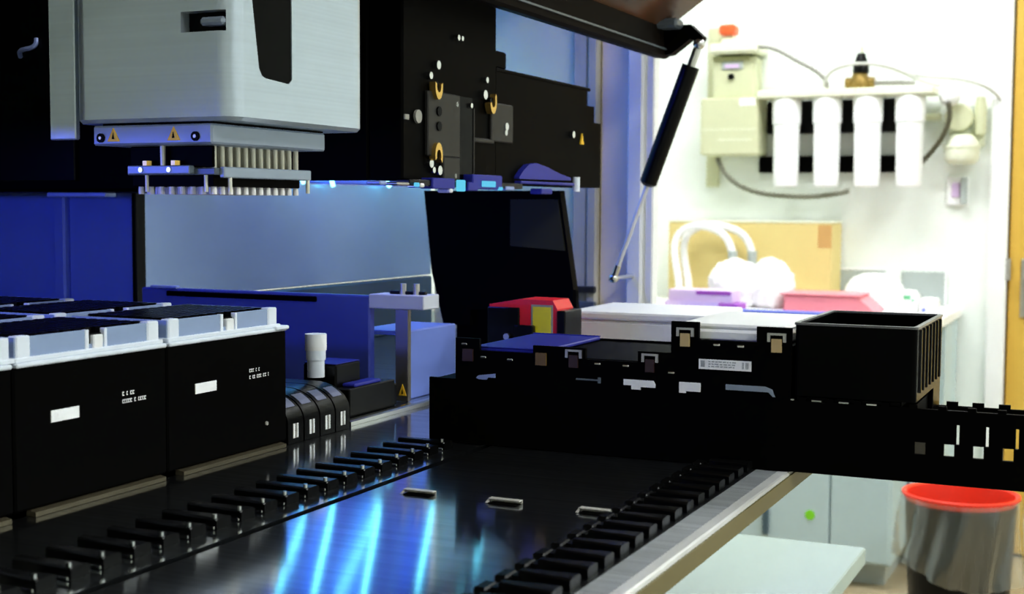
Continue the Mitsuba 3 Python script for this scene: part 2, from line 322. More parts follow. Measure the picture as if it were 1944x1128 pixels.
# ------------------------------------------------------------------ gantry arm
G = thing('pipetting_arm', 'black metal gantry arm plate with brass ringed bolts behind the deck', 'robot arm')
part(G, 'arm_plate', cat(box(1.06, 1.255, .60, .636, .2025, .60, .002), box(1.06, 1.07, .636, .93, .2025, .60, .002)), BLACK)
part(G, 'side_arm', cat(prism_y([(1.255, .2025), (1.553, .2025), (1.553, .281), (1.531, .281), (1.531, .300), (1.507, .300), (1.507, .3175), (1.255, .3175)], .6005, .636), box(1.255, 1.518, .600, .636, .3175, .3215, .001)), BLACK)
part(G, 'arm_step', box(1.255, 1.288, .604, .636, .3215, .340, .002), BLACK)
part(G, 'cover_plate', cat(box(1.101, 1.166, .596, .6005, .226, .286, .001), box(1.132, 1.166, .596, .6005, .2035, .226, .001)), DARKG, label='dark grey cover plate')
part(G, 'groove', box(1.1685, 1.197, .5985, .6005, .206, .286, .0005), BLACKG)
part(G, 'edge_trim', box(1.1985, 1.2005, .5975, .6005, .206, .276, .0004), DARKG)
part(G, 'bracket', cat(box(1.2005, 1.245, .597, .6005, .243, .2475, .001), box(1.238, 1.290, .597, .6005, .2455, .285, .001)), DARKG)
def ring(x, z, part_deg, label=None):
    from shapely.geometry import Polygon
    a0, a1 = part_deg
    a = np.radians(np.linspace(a0, a1, 22))
    pts = [(x + .0075 * math.cos(t), z + .0125 * math.sin(t)) for t in a] + [(x + .0042 * math.cos(t), z + .006 * math.sin(t)) for t in a[::-1]]
    part(G, 'brass_ring', prism_y(pts, .592, .5985), BRASS, label='curved brass ring')
    part(G, 'bolt_head', cyl((x, .5985, z), (x, .594, z), .0040, 14), BLACKG)
ring(1.115, .291, (165, 375)); ring(1.232, .285, (190, 400)); ring(1.115, .226, (-30, 200))
def screw(x, z, r=.0035, y=.6):
    part(G, 'screw', cyl((x, y, z), (x, y - .004, z), r, 12), STEEL)
for x, z, r in ((1.122, .311, .0042), (1.107, .300, .0035), (1.226, .306, .003), (1.222, .291, .0048), (1.108, .219, .0042), (1.125, .213, .0045), (1.113, .213, .003), (1.160, .277, .0026), (1.191, .278, .0026),
                (1.157, .2085, .0022), (1.273, .262, .0042), (1.271, .2555, .003), (1.456, .263, .0042), (1.163, .341, .0028), (1.171, .341, .0024)):
    screw(x, z, r)
part(G, 'nameplate', box(1.050, 1.0595, .598, .6005, .255, .261, .0005) if False else cyl((1.085, .5995, .261), (1.085, .597, .261), .0062, 16), GREYT, label='small round grey badge')
part(G, 'nameplate', box(1.062, 1.070, .5985, .6005, .257, .262, .0004), GREYT)
part(G, 'warning_label', prism_y([(1.484, .253), (1.494, .253), (1.489, .266)], .5985, .6004), YELLOW, label='small yellow warning triangle')
part(G, 'port', cyl((1.121, .596, .268), (1.121, .5945, .268), .0045, 12), BLACKG); part(G, 'port', cyl((1.121, .596, .254), (1.121, .5945, .254), .0045, 12), BLACKG)
# row of small parts along the lower edge of the arm
part(G, 'lower_rail', box(1.055, 1.30, .590, .604, .1975, .2035, .001), BLACKP)
for x0, x1_, z0, z1, m_ in [(1.095, 1.140, .1955, .2055, BLUED), (1.168, 1.19, .1945, .203, BLUED), (1.178, 1.245, .1965, .2105, BLUED), (1.072, 1.080, .196, .2, STEEL), (1.030, 1.052, .1975, .2005, STEELM), (1.000, 1.012, .1975, .201, BLUEL), (1.255, 1.275, .196, .2, BLUEL), (1.130, 1.1365, .192, .196, TIPW), (1.345, 1.375, .193, .199, BLUED)]:
    part(G, 'channel_end', box(x0, x1_, .588, .602, z0, z1, .001), m_)
emit(G, 'status_light', box(1.145, 1.1585, .586, .590, .1935, .2045, .0008), BLACK, (.12, .62, .85), 'small cyan status light')
emit(G, 'status_light', box(1.197, 1.226, .586, .590, .1985, .2045, .0008), BLACK, (.12, .58, .85), 'small cyan status light')
emit(G, 'status_light', box(1.062, 1.067, .586, .590, .1965, .2005, .0008), BLACK, (.12, .58, .85))
emit(G, 'status_light', box(1.236, 1.243, .586, .590, .1955, .199, .0008), BLACK, (.12, .58, .85))
part(G, 'blue_lit_bracket', prism_y([(1.300, .2105), (1.310, .2175), (1.325, .2245), (1.345, .2265), (1.375, .223), (1.41, .2165), (1.443, .2125), (1.443, .2095), (1.300, .2085)], .594, .6005), BLUED, label='curved bracket with blue light in its colour')  # bracket shape put in for a blue lit reflection
part(G, 'blue_lit_base', box(1.30, 1.45, .592, .6005, .2035, .2065, .0008), BLUED)
part(G, 'end_pin', cyl((1.466, .597, .197), (1.466, .597, .214), .0045, 12), FROST)
# vertical column behind the head
Cc = thing('gantry_column', 'matt black gantry column behind the silver pipetting head, at the left edge', 'robot arm')
part(Cc, 'column', box(.935, 1.055, .795, 1.30, .1905, .598, .003), BLACK)
part(Cc, 'face_plate', box(.93, .935, .862, 1.25, .20, .59, .001), BLACKP)
for z in (.351, .3345, .326): part(Cc, 'screw', cyl((.93, .955, z), (.927, .955, z), .0024, 10), GUNMETAL)
part(Cc, 'hose_clip', tube([(.929, .922, .312), (.924, .914, .318), (.926, .905, .320), (.929, .9035, .328)], .0022, 8), BLUEL, smooth=40, label='pale bent clip')
part(Cc, 'lower_tray', box(.95, .965, .845, .915, .186, .1905, .001), BLUEL)

# ------------------------------------------------------------------ multichannel head
HS = .84      # drawing size of the head to metres
def part_h(parent, name, mesh, m, **k):
    if hasattr(mesh, 'to_mesh'):
        q = mesh.to_mesh(); mesh = trimesh.Trimesh(q.vert_properties[:, :3], q.tri_verts, process=False)
    mesh = mesh.copy(); mesh.vertices = np.array(mesh.vertices) * HS + [0, 0, .18 * (1 - HS)]
    return part(parent, name, mesh, m, **k)
Hd = thing('multichannel_head', 'silver grey covered multichannel pipetting head hanging above the deck with rows of pale tips', 'pipetting head')
def rounded_plan(x0, x1, y0, y1, r, z0, z1):
    c = m3.CrossSection([[(x0 + r, y0 + r), (x1 - r, y0 + r), (x1 - r, y1 - r), (x0 + r, y1 - r)]]).offset(r, m3.JoinType.Round, 2.0, 48)
    return c.extrude(z1 - z0).translate((0, 0, z0))
cov = m3.Manifold.batch_hull([rounded_plan(.860, 1.060, .6373, .800, .016, .2485, .377), rounded_plan(.863, 1.057, .6403, .797, .012, .2455, .26)])
win = to_m3(prism_y([(.8845, .45), (.8845, .352), (.895, .288), (.899, .2825), (.904, .281), (.9365, .279), (.941, .283), (.941, .45)], .60, .660))
notch = to_m3(box(.85, .872, .6448, .6865, .3145, .3305))
cov = cov - win - notch
part_h(Hd, 'cover', cov, COVER, smooth=25, label='brushed silver cover')
part_h(Hd, 'window', prism_y([(.8845, .376), (.8845, .352), (.895, .288), (.899, .2825), (.904, .281), (.9365, .279), (.941, .283), (.941, .376)], .6384, .652), BLACKG, label='tall black window')
part_h(Hd, 'handle_recess', box(.8705, .8715, .645, .6863, .3147, .3303), BLACKG)
part_h(Hd, 'handle_tongue', box(.859, .8705, .645, .668, .319, .3255, .002), PLATEG)
part_h(Hd, 'rear_shield', box(.866, .872, .801, .829, .233, .377, .001), COVER, label='flat grey rear shield')
part_h(Hd, 'base_plate', box(.862, 1.025, .659, .779, .2275, .2435, .0015), PLATEG, label='grey base plate with warning triangles')
part_h(Hd, 'plate_gap', box(.87, 1.03, .665, .775, .2435, .2470), BLACK)
for y in (.757, .696):
    k = part_h(Hd, 'warning_label', prism_x([(y - .0062, .2305), (y + .0062, .2305), (y, .2415)], .8612, .8622), YELLOW, label='yellow warning triangle')
    part_h(k, 'warning_mark', prism_x([(y - .0012, .2325), (y + .0012, .2325), (y, .2375)], .8609, .8613), BLACK)
for y in (.770, .6745):
    k = part_h(Hd, 'socket_screw', cyl((.862, y, .2335), (.8605, y, .2335), .0038, 14), BLACKG); part_h(k, 'hex_socket', cyl((.8606, y, .2335), (.8600, y, .2335), .0016, 6), STEEL)
SBAR = part_h(Hd, 'side_bar', box(.882, .889, .697, .761, .2045, .2115, .0008), PLATEG)
part_h(Hd, 'front_bar', box(.895, 1.022, .672, .677, .2015, .2105, .0008), PLATEG)
part_h(Hd, 'squeeze_plate', box(.889, 1.020, .677, .767, .2038, .2095, .0008), GUNMETAL)
part_h(Hd, 'spring_housing', box(.8895, .8925, .679, .764, .2100, .2274, .0008), BLACK)
part_h(Hd, 'lower_skirt', box(.8920, 1.016, .6805, .764, .1945, .2037, .0006), BLACK)
for y in (.7425, .7135): part_h(SBAR, 'brass_nut', cyl((.8855, y, .2115), (.8855, y, .2155), .0042, 6), BRASS); part_h(SBAR, 'bar_screw', cyl((.882, y + .004, .208), (.881, y + .004, .208), .0022, 10), STEEL)
part_h(Hd, 'guide_rod', cyl((.8855, .7265, .2115), (.8855, .7265, .2275), .0023, 10), ROD, smooth=40)
for x, y in ((.892, .7365 + .012), (.892, .688), (.905, .674), (1.019, .674)): part_h(Hd, 'guide_pin', cyl((x, y, .190), (x, y, .2045), .0018, 10), ROD, smooth=40)
part(Hd, 'neck', box(.87, .934, .63, .80, .255, .34, .002), BLACK)
chan = cyl((0, 0, .2048), (0, 0, .2199), .0021, 10); tpm = cat(cyl((0, 0, .1868), (0, 0, .1908), .0021, 10), cyl((0, 0, .1908), (0, 0, .1925), .0019, 10)); first = None
for i in range(12):
    for j in range(8):
        c = T_(.754 + .009 * i, .575 + .009 * j, 0)
        if first is None:
            first = part(Hd, 'channel', chan, ROD, smooth=40); scene[first]['to_world'] = T(c.tolist())
            ft = part(Hd, 'channel_tip', tpm, TIPW, smooth=40); scene[ft]['to_world'] = T(c.tolist())
        else:
            copy(Hd, 'channel', first, c); copy(Hd, 'channel_tip', ft, c)

# ------------------------------------------------------------------ hood lid and gas strut
L = thing('hood_lid', 'raised dark smoked hood lid with a brown black beam, above the strut', 'lid')
part(L, 'lid_beam', prism_x([(.553, .3725), (.558, .370), (.572, .372), (.580, .400), (.576, .412), (.562, .414), (.556, .408)], -.40, 1.672), LIDB, label='brown black lid beam')
part(L, 'beam_seam', prism_x([(.5513, .3795), (.5555, .3795), (.5555, .3815), (.5513, .3815)], -.40, 1.66), GUNMETAL)
part(L, 'lid_panel', prism_x([(.562, .405), (.566, .412), (.300, .596), (.296, .590)], -.40, 1.672), LIDM, label='smoked brown panel')
part(L, 'strut_bracket', prism_x([(.566, .372), (.545, .374), (.520, .392), (.507, .386), (.503, .394), (.520, .410), (.548, .410), (.572, .405)], 1.655, 1.672), BLACK, label='black strut bracket')
part(L, 'hinge_block', box(1.630, 1.660, .530, .560, .4045, .4165, .003), GUNMETAL)
S = thing('gas_strut', 'slim gas strut with black barrel and pale rod between the lid and the end panel', 'gas strut')
pT, pB = np.array([1.660, .5085, .389]), np.array([1.660, .6235, .081]); ax = (pB - pT)
at_ = lambda t: pT + ax * t
part(S, 'barrel', cat(cyl(at_(.10), at_(.58), .0112, 24), cyl(at_(.58), at_(.592), .0112, 24, .006)), BLACKP, smooth=40, label='black barrel')
part(S, 'rod', cyl(at_(.59), at_(.97), .0032, 14), prin('pale_rod', (.80, .80, .84), .35, metallic=.3), smooth=40, label='thin metal rod')
part(S, 'end_fitting', cat(cyl(at_(.03), at_(.105), .0052, 14), trimesh.creation.icosphere(2, .0075, ).apply_translation(at_(.01))), STEEL, smooth=40)
part(S, 'end_fitting', cat(cyl(at_(.93), at_(.975), .0045, 14), trimesh.creation.icosphere(2, .0065).apply_translation(at_(.985))), STEEL, smooth=40)
part(S, 'ball_stud', cyl((1.66, .6218, .0855), (1.752, .6225, .0855), .003, 10), STEEL, smooth=40)

# ------------------------------------------------------------------ tip carriers and racks at the left
def text_rows(parent, x0, x1, z0, z1, y, seed):
    """two rows of tiny printed characters on a face looking towards -y"""
    r = random.Random(seed); ms = []
    w = x1 - x0; h = z1 - z0
    for row, (a, b, zz) in enumerate(((0.0, .48, .62), (0.0, .98, .02))):
        x = x0 + a * w
        while x < x0 + b * w:
            cw = r.uniform(.0010, .0017)
            zz0 = z0 + zz * h
            ms += [box(x, x + cw * .4, y - .0003, y, zz0, zz0 + h * .32), box(x, x + cw, y - .0003, y, zz0 + h * .22, zz0 + h * .32), box(x, x + cw, y - .0003, y, zz0, zz0 + h * .09)]
            x += cw + .0006 + (.0016 if r.random() < .3 else 0)
    part(parent, 'printed_text', cat(*ms), PRINTW, kind='stuff', label='small white printed lettering')
YC = .570
STRIP = prin('strip_reflection', (.13, .11, .07), .4, metallic=.7)  # room light on the carrier bottom edge, put in as brown strip
def tip_carrier(x0, x1, label):
    k = thing('tip_carrier', label, 'carrier', None)
    part(k, 'body', box(x0, x1, YC, 1.065, .0045, .0870, .0012), BLACK)
    part(k, 'foot', cat(box(x0 + .01, x1 - .01, YC + .012, 1.06, .0002, .0045), ), BLACKP)
    part(k, 'base_reflection', prism_x([(YC - .003, .0003), (YC - .003, .0030), (YC + .004, .0042), (YC + .004, .0003)], x0 + .012, x1 - .005), STRIP, label='brown base strip standing in for reflected room light')
    part(k, 'top_flange', box(x0 + .001, x1 - .001, YC - .002, 1.064, .0870, .0897, .0008), FROST, label='pale top flange')
    part(k, 'label_plate', box(x0 + .028, x0 + .051, YC - .0006, YC, .0525, .0595), LABELW, label='blank white label')
    text_rows(k, x0 + .089, x0 + .113, .0555, .0635, YC - .0001, x0)
    return k
ca = tip_carrier(.564, .6955, 'black tip carrier second from the right end of the row, left of the tube carriers')
cb = tip_carrier(.6965, .832, 'black tip carrier at the right end of its row, touching the tube carriers')
cc = tip_carrier(.431, .563, 'black tip carrier cut off by the left edge of the picture')
part(cb, 'set_screw', cyl((.806, YC, .021), (.806, YC - .001, .021), .0016, 10), GREYT)
part(cb, 'corner_lip', box(.815, .8315, YC - .0035, YC + .02, .0880, .0910, .0008), FROST)
def rack_meshes():
    x1, y1, h = .1235, .081, .0125
    fr = [box(0, x1, 0, .0016, .0, h, .0004), box(0, x1, y1 - .0016, y1, 0, h, .0004), box(0, .0016, 0, y1, 0, h, .0004), box(x1 - .0016, x1, 0, y1, 0, h, .0004)]
    cut = box(.058, .0735, -.003, .003, .0035, h + .01)
    body = m3.Manifold.batch_boolean([to_m3(b) for b in fr], m3.OpType.Add) - to_m3(cut)
    posts = [box(x, x + .011, -.0012, .006, 0, h + .0006, .0008) for x in (.0005, x1 - .0115)] + [box(.056, .0592, -.0010, .003, 0, h, .0004), box(.0724, .0750, -.0010, .003, 0, h, .0004)]
    tab = box(.0625, .0710, -.0014, .002, .0, .0088, .0006)
    flange = box(-.002, x1 + .002, -.0026, y1 + .002, -.0018, .0009, .0005)
    grid = [box(.0018, x1 - .0018, .0018, y1 - .0018, .0088, .0096)]
    tips = [cyl((.0122 + .009 * i, .009 + .009 * j, .0096), (.0122 + .009 * i, .009 + .009 * j, .0132), .0036, 8, .0040) for i in range(12) for j in range(8)]
    return body, posts, tab, flange, cat(*grid), cat(*tips)
RACKF = prin('rack_frost', (.26, .34, .52), .3)
RM = rack_meshes(); proto = {}
rows = ['first', 'second', 'third', 'fourth', 'fifth']
names = {.0: 'left edge', .1: 'middle', .2: 'right'}
for ci, (cx, cn) in enumerate(((.437, 'left edge carrier'), (.5645, 'middle carrier'), (.6965, 'right end carrier'))):
    for j in range(5):
        lab = f'frosted rack of black tips, {rows[j]} from the front on the {cn}'
        k = thing('tip_rack', lab, 'tip rack', 'tip racks on the black carriers')
        mtx = T_(cx + .003, YC + .0025 + .0965 * j, .0916)
        for nm, mm_, mt, kd in (('frame', RM[0], RACKF, None), *[('corner_post' if q < 2 else 'notch_post', RM[1][q], FROST, None) for q in range(4)], ('tab', RM[2], WHITE, None), ('flange', RM[3], FROST, None), ('grid', RM[4], BLACKP, None), ('pipette_tips', RM[5], BLACKP, 'stuff')):
            if id(mm_) not in proto:
                pk = part(k, nm, mm_, mt, kind=kd, label='black pipette tips in rows' if kd else None); scene[pk]['to_world'] = T(mtx.tolist()); proto[id(mm_)] = pk
            else:
                pk = copy(k, nm, proto[id(mm_)], mtx)
                if kd: labels[pk] = dict(labels[proto[id(mm_)]])

# ------------------------------------------------------------------ tube carriers with a white tube
def carrier_profile():
    pts = [(.5705, .0004), (.5705, .0155)]
    for a in np.linspace(180, 90, 12): pts.append((.6025 + .032 * math.cos(math.radians(a)), .0155 + .0215 * math.sin(math.radians(a))))
    pts += [(.95, .037), (.95, .0004)]
    return pts
BANDB = prin('band_sheen', (.22, .24, .36), .3, metallic=.5)  # light on the rounded carrier tops, painted as bluish bands
cp = carrier_profile(); tc0 = None
ords = ['nearest the tip carriers', 'second from the tip carriers', 'third from the tip carriers', 'farthest from the tip carriers']
for i in range(4):
    k = thing('tube_carrier', f'narrow black tube carrier with rounded front, {ords[i]}', 'carrier', None)
    x = .8345 + .0222 * i
    mtx = T_(x, 0, 0)
    specs = [('body', prism_x(cp, 0, .0203), BLACKP), ('barcode', None, LABELW)]
    for nm, mm_, mt in specs:
        if nm == 'barcode':
            for dx, w in ((.0062, .0022), (.0095, .0010), (.0112, .0016)):
                part(k, 'label_stripe', box(x + dx, x + dx + w, .5698, .5704, .0045, .0155), LABELW if dx != .0095 else GREYT)
            continue
        if tc0 is None or nm not in tc0:
            tc0 = tc0 or {}
            pk = part(k, nm, mm_, mt, smooth=25 if nm == 'body' else False); scene[pk]['to_world'] = T(mtx.tolist()); tc0[nm] = pk
        else: copy(k, nm, tc0[nm], mtx)
    part(k, 'top_sheen', prism_x([(a, b + .0006) for a, b in cp[6:10]] + [(a + .0005, b - .0005) for a, b in cp[6:10]][::-1], x + .0035, x + .0165), BANDB)
tb = thing('sample_tube', 'tall white capped sample tube standing on the tube carriers', 'tube')
part(tb, 'tube_body', cat(cyl((.9375, .613, .0375), (.9375, .613, .052), .0072, 24), cyl((.9375, .613, .052), (.9375, .613, .060), .0082, 24)), FROST, smooth=40)
part(tb, 'cap', cyl((.9375, .613, .060), (.9375, .613, .0735), .0090, 24), WHITE, smooth=40, label='white cap')
sb = thing('carrier_block', 'black square block at the far end of the tube carriers beside the white tube', 'block')
part(sb, 'body', box(.948, .987, .600, .633, .0005, .047, .0015), BLACKP)
part(sb, 'top_face', box(.9485, .9865, .6005, .6325, .047, .0478, .0003), BLUED)
sc2 = thing('low_black_fixture', 'low black stepped fixture on the deck between the tube carriers and the steel post', 'fixture')
part(sc2, 'base', cat(box(.945, 1.02, .585, .60, .0004, .028, .001), box(.99, 1.05, .60, .645, .0004, .020, .001)), BLACKP)
part(sc2, 'cap', box(.955, .998, .586, .599, .028, .031, .001), BLUED)

# ------------------------------------------------------------------ waste post with grey block
Wp = thing('tip_eject_post', 'stainless post with a yellow warning triangle carrying a pale grey block', 'post')
POSTM = prin('post_steel', (.36, .32, .27), .35, metallic=.9)
part(Wp, 'post', box(1.068, 1.0735, .5985, .6125, .0004, .0855, .0008), POSTM, label='stainless post')
k = part(Wp, 'warning_label', prism_x([(.6005, .006), (.6085, .006), (.6045, .0165)], 1.0672, 1.0681), YELLOW, label='yellow warning triangle')
part(k, 'warning_mark', prism_x([(.6037, .0075), (.6053, .0075), (.6045, .0125)], 1.0669, 1.0673), BLACK)
part(Wp, 'grey_block', box(1.062, 1.092, .5795, .637, .0855, .0985, .0008), PLATEG if False else prin('pale_grey_block', (.52, .54, .62), .5), label='pale grey block')
for y in (.594, .608):
    part(Wp, 'guide_post', cyl((1.075, y, .0985), (1.075, y, .1085), .0031, 16), STEELM, smooth=40)
part(Wp, 'cross_pin', box(1.074, 1.080, .585, .622, .0985, .1015, .0008), BLACKP)

# ------------------------------------------------------------------ black tilted shield behind the post
Sh = thing('tilted_black_shield', 'black tilted waste shield with a dark grey window behind the red scanner', 'shield')
def quad_slab(p, x0, x1): return prism_x(p, x0, x1)
part(Sh, 'shield_plate', prism_x([(.632, .1985), (.818, .1985), (.807, .097), (.790, .030), (.753, .030), (.752, .050), (.612, .060), (.612, .073)], 1.50, 1.515), BLACK)
part(Sh, 'shield_window', prism_x([(.634, .188), (.697, .188), (.697, .131), (.624, .126)], 1.4985, 1.50), prin('shield_glass', (.030, .030, .018), .6, spec=0.0), label='dark grey window')
part(Sh, 'support', box(1.515, 1.56, .70, .78, .0005, .150, .002), BLACK)
part(Sh, 'edge_tube', tube([(1.50, .612, .078), (1.49, .607, .055), (1.48, .600, .030), (1.48, .600, .0065)], .006, 8), BLACK, smooth=40)

# ------------------------------------------------------------------ red scanner
R_ = thing('barcode_scanner', 'red laser scanner with a yellow warning label on the deck behind the plate carrier', 'scanner')
part(R_, 'housing', prism_x([(.505, .036), (.505, .080), (.510, .0885), (.545, .0890), (.578, .083), (.578, .036)], 1.195, 1.235), RED, label='red housing')
part(R_, 'black_end', box(1.193, 1.2355, .545, .5795, .0365, .0805, .001), BLACKP)
part(R_, 'yellow_label', box(1.1938, 1.195, .5115, .5305, .0485, .082, ), YLAB, label='yellow laser warning label')
part(R_, 'label_border', box(1.1944, 1.195, .5095, .5325, .0465, .084), GREYT)
part(R_, 'side_plate', box(1.193, 1.236, .496, .505, .036, .079, .001), BLACKP)
part(R_, 'bracket', cat(box(1.186, 1.193, .527, .548, .036, .064, .001), box(1.186, 1.193, .516, .527, .050, .0535), box(1.186, 1.193, .516, .519, .036, .0535)), BLACKP)
part(R_, 'lens_screw', cyl((1.193, .5565, .052), (1.188, .5565, .052), .0032, 12), STEELM)
part(R_, 'side_screw', cyl((1.193, .5005, .048), (1.191, .5005, .048), .0018, 10), STEEL)
part(R_, 'stand', box(1.19, 1.24, .49, .60, .0005, .036, .002), BLACKP)

# ------------------------------------------------------------------ white box
Wb = thing('white_reservoir', 'large plain white lidded reservoir box standing behind the plate carrier', 'box')
part(Wb, 'body', box(1.302, 1.44, .39, .538, .001, .062, .003), WHITE)
part(Wb, 'lid', box(1.300, 1.442, .388, .540, .0625, .0705, .002), WHITE, label='white lid')

# ------------------------------------------------------------------ plate carrier sticking out over the front edge
Pc = thing('plate_carrier', 'long black plate carrier pulled out over the front edge of the deck', 'carrier')
from shapely.geometry import Polygon, box as sbox
side = Polygon([(-.012, .0008), (.486, .0008), (.486, .0493), (.4635, .0493), (.4635, .0805), (.4435, .0805), (.4435, .0715), (.3995, .0715), (.3995, .0775), (.358, .0775), (.358, .0695),
                (.318, .0695), (.318, .0775), (.2935, .0775), (.2935, .0998), (.2735, .0998), (.2735, .0878), (.2325, .0878), (.2325, .0985), (.2085, .0985), (.2085, .0495), (-.012, .0495)])
slots = [sbox(y - .0033, .0195, y + .0033, .0275) for y in (.0690, .0870, .1050, .1230)] + [sbox(y - .0062, .0275, y - .0042, .041) for y in (.0690, .0870, .1050)]
for s_ in slots: side = side.difference(s_)
part(Pc, 'side_plate', prism_x(side, .9000, .9030), BLACK)
inner = Polygon([(.130, .001), (.484, .001), (.484, .048), (.460, .048), (.460, .070), (.2935, .070), (.2935, .086), (.2085, .086), (.2085, .048), (.130, .048)])
part(Pc, 'inner_block', prism_x(inner, .9032, 1.0285), BLACK)
side2 = Polygon([(-.012, .0205), (.130, .0205), (.130, .0008), (.486, .0008), (.486, .0493), (.4635, .0493), (.4635, .0715), (.2935, .0715), (.2935, .0878), (.2085, .0878), (.2085, .0495), (.130, .0495), (.130, .0345), (-.012, .0345)])
part(Pc, 'side_plate', prism_x(side2, 1.0287, 1.0317), BLACK)
for i, y in enumerate(np.arange(.0525, .2, .0182)):
    part(Pc, 'rim_tooth', box(.9002, .9028, y, y + .0052, .0495, .0518), BLACK)
    if y < .125: part(Pc, 'rim_tooth', box(1.029, 1.0315, y + .0075, y + .0155, .0345, .0375), BLACK)
    if y > .13: part(Pc, 'rim_glint', box(.9001, .9029, y + .008, y + .0145, .0495, .0505), STEEL)
def clip(y0, y1, ztop, m_, steel=True):
    """metal hoop around a coloured pad on the carrier's side face"""
    w = y1 - y0
    if steel:
        k = part(Pc, 'clip_hoop', cat(box(.8985, .9000, y0, y1, ztop - .0016, ztop), box(.8985, .9000, y0, y0 + .0022, ztop - .0062, ztop - .0016), box(.8985, .9000, y1 - .0022, y1, ztop - .0062, ztop - .0016)), STEELM, label='thin metal hoop')
    part(k if steel else Pc, 'clip_pad', box(.8982, .8999, y0 + .0030, y1 - .0030, ztop - .0132, ztop - .0040), m_, label='coloured clip pad')
clip(.2767, .2895, .0958, TAN); clip(.2120, .2250, .0948, TAN)
clip(.3605, .3735, .0762, MAROON); clip(.3025, .3150, .0762, MAROON); clip(.3855, .4000, .0765, BROWNP, False); clip(.4455, .4600, .0765, MAROON, False)
for y, z in ((.2605, .0848), (.2435, .0845), (.3485, .0668), (.3270, .0665), (.4400, .0668), (.4180, .0660), (.4560, .0760), (.293, .0635)):
    part(Pc, 'screw', box(.8988, .9000, y - .0024, y + .0024, z - .0008, z + .0008, .0004), STEEL)
for pts, m_ in (([(.3283, .0570), (.3060, .0570), (.3045, .0545), (.3045, .0520), (.3155, .0520), (.3155, .0500), (.3225, .0500), (.3225, .0528), (.3283, .0528)], LABELW),
                ([(.2870, .0575), (.2715, .0575), (.2715, .0512), (.2820, .0512), (.2820, .0498), (.2870, .0498)], LABELW),
                ([(.2535, .0578), (.2260, .0578), (.2210, .0560), (.2190, .0510), (.2205, .0510), (.2235, .0540), (.2535, .0540)], PLATEG),
                ([(.4460, .0510), (.4440, .0530), (.4300, .0550), (.4300, .0518), (.4360, .0518), (.4370, .0500), (.4430, .0500)], BLUEL),
                ([(.3650, .0555), (.3480, .0555), (.3480, .0570), (.3460, .0570), (.3460, .0528), (.3480, .0528), (.3480, .0543), (.3650, .0543)], GUNMETAL)):
    part(Pc, 'side_cutout', prism_x(pts, .8990, .9000), m_, label='pale plate edge')
lb = part(Pc, 'paper_label', box(.8990, .9000, .2358, .2730, .0675, .0745), LABELW, label='white printed label')
r_ = random.Random(3); ms = []
for z in (.0725, .0708, .0692): 
    y = .2660
    while y > .2475:
        w = r_.uniform(.001, .003); ms.append(box(.8988, .8990, y - w, y, z, z + .0009)); y -= w + .0007
ms += [box(.8988, .8990, .2375 + .0008 * a, .2381 + .0008 * a, .0690, .0735) for a in range(0, 6, 1) if a != 3] + [box(.8988, .8990, .2685, .2715, .0690, .0735)]
part(lb, 'label_print', cat(*ms), prin('print_grey', (.32, .34, .35), .6), kind='stuff', label='grey printed lines')
# plates carried
Wpl = thing('white_plate', 'white lidded microplate in the tall nest of the plate carrier beside the black trough', 'plate')
part(Wpl, 'base', box(.906, 1.026, .2125, .2915, .0863, .0950, .002), WHITE)
part(Wpl, 'lid', box(.9075, 1.0245, .2137, .2905, .0950, .0985, .0015), WHITE)
Bpl = thing('blue_lit_plate', 'plate with blue light in its colour, in the rear nest of the plate carrier below the red scanner', 'plate')  # thin blue lit surface built as a plate, light in its colour
part(Bpl, 'base', box(.906, 1.026, .395, .455, .0703, .0735, .001), BLUED)
part(Bpl, 'rim', cat(box(.906, .9075, .395, .445, .0735, .0742), box(1.0245, 1.026, .395, .455, .0735, .0742)), BLUED)
RIBG = prin('rib_gloss', (.003, .003, .003), .1, spec=.6)
Tr = thing('black_trough', 'open glossy black trough with ribbed sides standing on the plate carrier', 'trough')
o = m3.Manifold.batch_hull([rounded_plan(.9005, 1.022, .1265, .2065, .003, .053, .1015)]) - rounded_plan(.9030, 1.0195, .1290, .2040, .003, .060, .2)
part(Tr, 'shell', o, BLACKG)
part(Tr, 'rim', rounded_plan(.8998, 1.0227, .1258, .2072, .003, .1010, .1025) - rounded_plan(.9030, 1.0195, .1290, .2040, .003, .09, .2), prin('trough_rim', (.10, .10, .10), .25), label='thin grey rim')
for i in range(7): part(Tr, 'rib', box(.912 + .016 * i, .9145 + .016 * i, .1250, .1268, .058, .1000, .0005), RIBG)
part(Tr, 'leg', box(.985, 1.020, .1266, .1297, .0315, .0535, .0006), BLACKG); part(Tr, 'leg', box(.9035, .925, .136, .206, .0483, .0530, .001), BLACKG); part(Tr, 'leg', box(.99, 1.02, .136, .206, .0483, .0530, .001), BLACKG)

# ------------------------------------------------------------------ table under the machine
Tb = thing('machine_table', 'pale green white worktop under the machine, its corner by the blue cabinet', 'table')
part(Tb, 'worktop', box(.3, 1.913, .332, 1.3, -.325, -.300, .002), SLAB)
for x in (.35, 1.86):
    for y in (.75, 1.25): part(Tb, 'leg', box(x - .025, x + .025, y - .025, y + .025, ZF, -.326, .003), GREYW)

